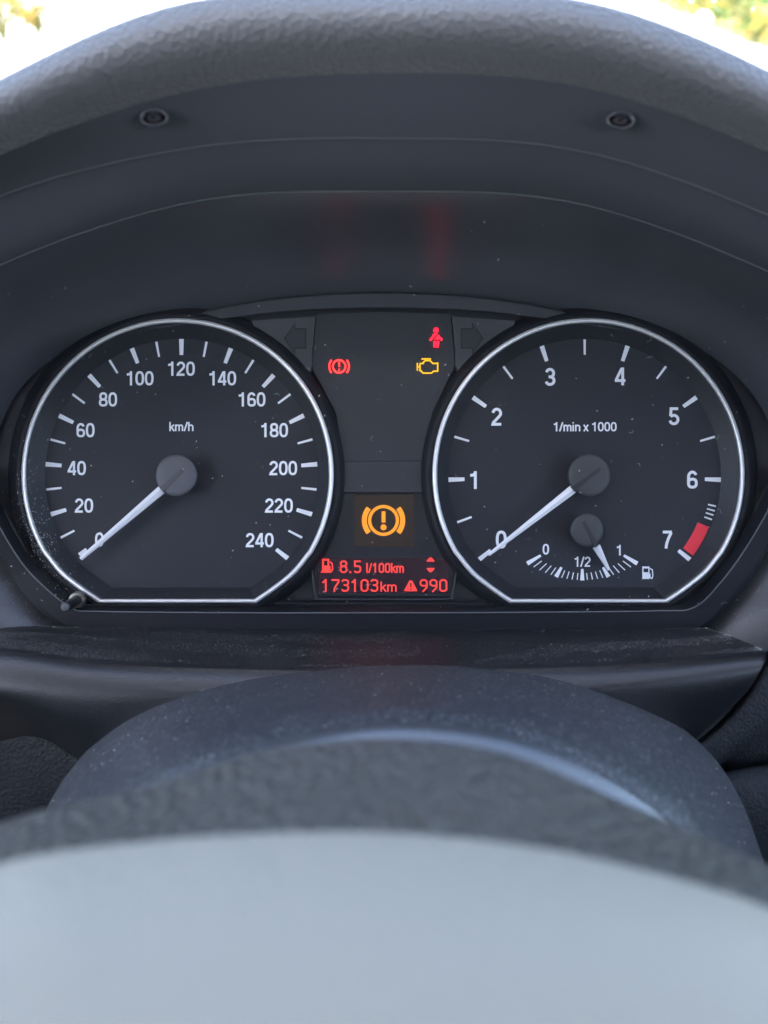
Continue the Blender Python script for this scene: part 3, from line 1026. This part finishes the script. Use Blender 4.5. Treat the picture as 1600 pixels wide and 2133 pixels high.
tri = icon([], 1, AY, E_lcd, disp, 'warning_triangle', polys_px=[[(842, 1231.5), (869, 1231.5), (869, 1229), (858.5, 1209), (853, 1209), (842, 1229)]])
icon([([(856, 1214), (856, 1223)], False), ([(856, 1225.5), (856, 1228.5)], False)], 2.8, AY - .06, M_lcd, disp, 'triangle_mark')
# frame of the display and lower moulding of the cluster
fr = [(650, 1172), (658, 1243), (940, 1243), (949, 1172)]
p = [V(a, b, 3.6) for a, b in [(648, 1165), (655, 1225), (660, 1244), (668, 1248), (800, 1248.5), (932, 1248), (940, 1244), (945, 1225), (953, 1165)]]
vs_, fs = tube(spline(p, 50), .38, 6)
part('display_frame', vs_, fs, M_bar, clu, True)
rows = [[V(x, 1250, 4.6) for x in (560, 1040)], [V(x, 1256, 3.0) for x in (560, 1040)], [V(x, 1258, 2.8) for x in (558, 1042)], [V(x, 1259, 4.6) for x in (556, 1044)]]
vs_, fs = grid(rows, flip=True)
part('lower_ledge', vs_, fs, M_bezel, clu)
# lower trim: ledge to the lens foot and dark upright strip down to the shelf
LB = [(-45, 980), (-20, 1060), (40, 1165), (95, 1225), (150, 1266), (200, 1274), (500, 1277), (800, 1277), (1100, 1276), (1370, 1273), (1445, 1266), (1500, 1215), (1555, 1140), (1612, 1040), (1640, 970)]
LI = [(-20, 980), (5, 1058), (62, 1158), (118, 1215), (172, 1254), (212, 1261), (500, 1262), (800, 1262), (1100, 1262), (1362, 1260), (1428, 1252), (1480, 1203), (1533, 1130), (1588, 1035), (1615, 970)]
LO = [(-50, 990), (-25, 1080), (30, 1195), (80, 1255), (135, 1300), (200, 1309), (500, 1312), (800, 1312), (1100, 1312), (1370, 1310), (1455, 1306), (1520, 1245), (1580, 1165), (1630, 1060), (1660, 980)]
n = 100
rows = [spline(sec(7.5, LI), n), spline(sec(1.5, LI), n), spline(sec(-4.6, LB), n), spline(sec(-5.2, [(a, b + 2) for a, b in LB]), n), spline(sec(-5.6, LO), n), spline(sec(-5.0, [(a, b + 14) for a, b in LO]), n)]
vs_, fs = grid(rows, flip=True)
part('lower_trim', vs_, fs, M_bezel, clu, False)
p = spline(sec(-5.3, [(a, b - .5) for a, b in LB]), n)
vs_, fs = tube(p[6:-6], .26, 6)
part('lens_rim', vs_, fs, M_ridge, clu, True)
# reset button on a stalk
b0, b1 = V(160, 1250, -4), V(136, 1265, -16)
ax = (b1 - b0).normalized()
def along(profile, p0, axis, n=20):
    u = axis.orthogonal().normalized()
    v = axis.cross(u)
    return grid([[p0 + axis * h + (u * math.cos(2 * math.pi * k / n) + v * math.sin(2 * math.pi * k / n)) * r for k in range(n)] for r, h in profile], closed=True)
L = (b1 - b0).length
vs_, fs = along([(1.9, -2), (1.9, L - .5), (1.75, L - .1), (1.5, L), (.01, L)], b0, ax)
bt = part('reset_button', vs_, fs, M_stalk, clu, True, 'black reset button below the speedometer')
vs_, fs = along([(1.55, L - .02), (1.6, L + .12), (1.3, L + .25), (.01, L + .28)], b0, ax)
part('button_tip', vs_, fs, M_tip, bt, True)
vs_, fs = along([(2.0, .6), (2.9, .6), (3.2, .2), (3.2, -1.5)], b0, ax)
part('button_collar', vs_, fs, M_brass, bt, True)

# clear cover, leaning towards the driver at the top
LF = [(-340, 1215), (-150, 1250), (150, 1271), (500, 1276.5), (800, 1277), (1100, 1276), (1450, 1270), (1750, 1250), (1940, 1215)]
LT = [(-330, 900), (-180, 690), (60, 525), (400, 421), (800, 399), (1200, 423), (1540, 530), (1780, 690), (1930, 900)]
mid = [Vector((a + b) / 2) + Vector((0, 4, 0)) for a, b in zip(sec(-5.2, LF), sec(-70.5 * HK, LT))]
lens_rows = loft([sec(-5.2, LF), mid, sec(-70.5 * HK, LT)], 60, 24)
vs_, fs = grid(lens_rows, flip=True)
lens = part('lens_cover', vs_, fs, M_lens, clu, True, 'clear dusty cover over the gauges')

# ------------------------------------------------------------------ dust
def samp(rows, u, v):
    i = min(int(v * (len(rows) - 1)), len(rows) - 2); j = min(int(u * (len(rows[0]) - 1)), len(rows[0]) - 2)
    fv = v * (len(rows) - 1) - i; fu = u * (len(rows[0]) - 1) - j
    a, b, c, d = rows[i][j], rows[i][j + 1], rows[i + 1][j], rows[i + 1][j + 1]
    p = (a * (1 - fu) + b * fu) * (1 - fv) + (c * (1 - fu) + d * fu) * fv
    n = (b - a).cross(c - a)
    n.normalize()
    if n.y > 0 or (abs(n.y) < .05 and n.z < 0): n = -n
    return p, n

def speck_mesh(items):
    """items: (point, normal, size) -> little three sided grains"""
    vs_, fs = [], []
    for p, n, s in items:
        u = n.orthogonal().normalized()
        u = Matrix.Rotation(random.uniform(0, 6.28), 3, n) @ u
        v = n.cross(u)
        o = len(vs_)
        el = random.uniform(.6, 1.8)
        vs_ += [p + u * s * el, p - u * s * el * .8 + v * s * .6, p - u * s * .6 - v * s * .7, p + n * s * .8]
        fs += [(o, o + 1, o + 3), (o + 1, o + 2, o + 3), (o + 2, o, o + 3)]
    return vs_, fs

def hair(vs_, fs, p, n, L, r):
    u = n.orthogonal().normalized()
    u = Matrix.Rotation(random.uniform(0, 6.28), 3, n) @ u
    v = n.cross(u)
    b = random.uniform(-.5, .5)
    path = [p + n * (.05) + u * L * t + v * L * b * (t * t - t) + v * L * .12 * math.sin(9 * t) for t in [k / 7 for k in range(8)]]
    a, f = tube(path, r, 4)
    o = len(vs_)
    vs_ += a
    fs += [tuple(k + o for k in q) for q in f]

random.seed(21)
def patchy(p, v):
    k = noise.noise(Vector((p.x * .028, p.y * .10, 3.1))) + .3 * noise.noise(Vector((p.x * .12, p.y * .3, 1)))
    d = max(0.0, min(1.0, (k + .12) / .22))
    if p.x > 10:                      # wiped clean towards the right, a sharp edged patch left over
        d = 1.0 if (k > .02 and v > .12) else .05
    return .06 + .94 * d
items = []
while len(items) < 9000:
    u, v = random.random(), random.uniform(.01, .29)
    p, n = samp(lo_shelf, u, v)
    if random.random() < patchy(p, v):
        items.append((p + n * .01, n, random.uniform(.05, .11)))
vs_, fs = speck_mesh(items)
single('fine_shelf_dust', vs_, fs, M_film, 'thin grey film of dust wiped into patches on the shelf', 'dust', kind='stuff')
items = []
while len(items) < 500:
    u, v = random.random(), random.uniform(0, .30)
    p, n = samp(lo_shelf, u, v)
    if random.random() < patchy(p, v):
        items.append((p + n * .02, n, random.choice([.08, .09, .11, .16])))
for _ in range(200):     # along the joint at the back of the shelf
    p, n = samp(lo_shelf, random.random(), random.uniform(0, .02))
    items.append((p + n * .05, n, random.choice([.08, .11, .16])))
vs_, fs = speck_mesh(items)
for _ in range(26):
    p, n = samp(lo_shelf, random.random(), random.uniform(.0, .25))
    hair(vs_, fs, p, n, random.uniform(.8, 3), .03)
items = []
for _ in range(420):     # on the hood's side walls near the shelf
    u = random.choice([random.uniform(0, .07), random.uniform(.93, 1)])
    p, n = samp(lin, u, random.random() ** 1.5 * .5)
    items.append((p + Vector((-.03 if p.x > 0 else .03, -.05, .05)), Vector((-.5 if p.x > 0 else .5, -.7, .5)).normalized(), random.choice([.07, .09, .12, .18])))
v2, f2 = speck_mesh(items)
k = len(vs_)
vs_ += v2
fs += [tuple(a + k for a in q) for q in f2]
single('shelf_dust', vs_, fs, M_dust, 'pale dust lying in patches on the shelf below the gauges', 'dust', kind='stuff')

items = []
hv, hf = [], []
for _ in range(420):
    p, n = samp(lens_rows, random.uniform(.04, .96), random.random() ** 1.4 * .95)
    items.append((p + Vector((0, -.1, 0)), Vector((0, -1, -.3)).normalized(), random.choice([.09, .1, .12, .15, .2, .32])))
for _ in range(420):     # thick at the lower left
    a = rad(random.gauss(203, 13))
    r = 318 + random.gauss(0, 15)
    q = V(370 + r * math.cos(a), 988 - r * math.sin(a), -5.5)
    items.append((q, Vector((0, -1, 0)), random.choice([.11, .14, .18, .26])))
vs_, fs = speck_mesh(items)
for _ in range(34):
    p, n = samp(lens_rows, random.uniform(.1, .9), random.uniform(.02, .8))
    hair(vs_, fs, p + Vector((0, -.15, 0)), Vector((0, -1, -.3)).normalized(), random.uniform(.8, 2.6), .03)
single('lens_dust', vs_, fs, M_dust, 'white specks and fibres of dust on the clear gauge cover', 'dust', kind='stuff')

# ------------------------------------------------------------------ steering column cover
C0 = [(0,1900),(62,1760),(142,1610),(280,1482),(500,1410),(830,1386),(1120,1400),(1310,1455),(1450,1540),(1540,1660),(1610,1850)]
C0b = [(8,1900),(72,1760),(152,1625),(290,1505),(510,1435),(830,1408),(1110,1422),(1300,1478),(1440,1562),(1530,1690),(1600,1860)]
C1c = [(18,2000),(83,1800),(174,1660),(310,1548),(530,1478),(825,1447),(1090,1460),(1280,1518),(1430,1610),(1530,1740),(1610,1950)]
C2c = [(35,2080),(102,1850),(200,1700),(345,1590),(552,1514),(815,1473),(1072,1494),(1258,1566),(1424,1676),(1540,1830),(1640,2030)]
C3c = [(75,2120),(145,1885),(245,1735),(385,1618),(572,1541),(812,1499),(1052,1524),(1238,1602),(1408,1718),(1540,1872),(1640,2080)]
C3d = [(88,2180),(162,1940),(264,1782),(402,1660),(582,1580),(812,1537),(1044,1563),(1228,1644),(1398,1764),(1535,1922),(1640,2140)]
C4c = [(95,2260),(170,2010),(270,1845),(406,1716),(584,1632),(812,1587),(1042,1614),(1226,1700),(1395,1825),(1532,1985),(1636,2200)]
C5c = [(110,2500),(180,2200),(280,2030),(410,1920),(585,1840),(812,1800),(1040,1830),(1222,1910),(1390,2030),(1530,2190),(1630,2400)]
cc = root('steering_column_cover', 'dusty dark grey steering column cover between wheel hub and gauges', 'column cover', (0, -85, -120))
colrows = loft([sec(-38, C0), sec(-58, C0b), sec(-82, C1c), sec(-104, C2c), sec(-111.5, C3c), sec(-116.5, C3d), sec(-118.5, C4c), sec(-118, C5c)], 90, 60)
vs_, fs = grid(colrows[:36], flip=True)
part('upper_shell', vs_, fs, M_col, cc, True)
vs_, fs = grid(colrows[35:], flip=True)
part('front_edge', vs_, fs, M_coledge, cc, True, 'polished rounded front edge of the column cover')
# lower half closing the column underneath
low = []
for i in range(8):
    row = colrows[int(i / 7 * 59)]
    a, b = row[0], row[-1]
    low.append([a + (b - a) * t + Vector((0, 0, -45 * math.sin(math.pi * t))) for t in [k / 16 for k in range(17)]])
vs_, fs = grid(low)
part('lower_shell', vs_, fs, M_col, cc, True)
items = []
for _ in range(900):
    p, n = samp(colrows, random.uniform(.05, .95), random.uniform(.05, .7))
    n = Vector((p.x * .008, -.3, 1)).normalized()
    items.append((p + n * .03, n, random.choice([.09, .11, .13, .17, .24])))
vs_, fs = speck_mesh(items)
single('column_dust', vs_, fs, M_dust, 'fine dust specks on the steering column cover', 'dust', kind='stuff')

# ------------------------------------------------------------------ steering wheel
wheel = root('steering_wheel', 'steering wheel hub with pale airbag cover close to the viewer', 'steering wheel', (0, -200, -130))
H_ = [(-300,1850),(0,1714),(300,1640),(550,1565),(800,1541),(1050,1570),(1280,1664),(1600,1802),(1900,1960)]
Hm = [(-300,1880),(0,1750),(300,1692),(550,1640),(800,1626),(1050,1645),(1280,1725),(1600,1838),(1900,1985)]
HE = [(-300,1930),(0,1806),(300,1762),(550,1744),(800,1743),(1050,1764),(1300,1810),(1600,1898),(1900,2040)]
def drop(pts, d):
    return [(a, b + d) for a, b in pts]
def ends(section):
    # turn both ends of a section down and in, so the hub closes at its sides
    a, b = section[0], section[-1]
    return [a + Vector((14, 8, -95)), a + Vector((-5, 4, -38))] + section + [b + Vector((5, 4, -38)), b + Vector((-14, 8, -95))]
shell = loft([ends(q) for q in [sec(-142, drop(H_, 420)), sec(-147, drop(H_, 150)), sec(-153, drop(H_, 32)), sec(-161, H_), sec(-176, Hm), sec(-191, HE), sec(-193, drop(HE, 60))]], 90, 40)
vs_, fs = grid(shell, flip=True)
part('hub_shell', vs_, fs, M_shell, wheel, True, 'dark grained shell behind the airbag cover')
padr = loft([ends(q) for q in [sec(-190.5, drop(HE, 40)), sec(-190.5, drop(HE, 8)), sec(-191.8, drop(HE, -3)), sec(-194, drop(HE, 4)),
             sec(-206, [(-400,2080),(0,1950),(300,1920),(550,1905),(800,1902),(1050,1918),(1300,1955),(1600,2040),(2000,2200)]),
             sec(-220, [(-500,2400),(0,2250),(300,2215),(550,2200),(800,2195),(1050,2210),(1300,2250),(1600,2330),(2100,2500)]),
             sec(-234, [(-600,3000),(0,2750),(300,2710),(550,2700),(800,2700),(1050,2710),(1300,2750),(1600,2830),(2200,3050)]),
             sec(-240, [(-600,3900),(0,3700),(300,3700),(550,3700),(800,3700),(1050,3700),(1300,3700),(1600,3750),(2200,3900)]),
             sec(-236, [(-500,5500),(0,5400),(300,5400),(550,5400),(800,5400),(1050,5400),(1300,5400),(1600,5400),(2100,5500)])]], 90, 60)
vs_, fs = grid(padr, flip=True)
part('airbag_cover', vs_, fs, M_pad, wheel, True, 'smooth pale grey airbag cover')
wc = Vector((0, -238, -120))
p = [wc + Vector((math.cos(2 * math.pi * k / 96) * 187, 0, math.sin(2 * math.pi * k / 96) * 187)) for k in range(96)]
vs_, fs = tube(p, 14, 16, closed=True)
part('rim', vs_, fs, M_rim, wheel, True)
for a in (0, 180, 270):
    d = Vector((math.cos(rad(a)), 0, math.sin(rad(a))))
    path = [wc + d * r + Vector((0, 6, 0)) for r in (45, 80, 120, 150, 180)]
    vs_, fs = tube(path, [15, 13, 11, 10, 9], 12)
    part('spoke', vs_, fs, M_rim, wheel, True)

for o in bpy.data.objects:
    if '_b' in o:
        del o['_b']
SC.render.resolution_x, SC.render.resolution_y = 768, 1024
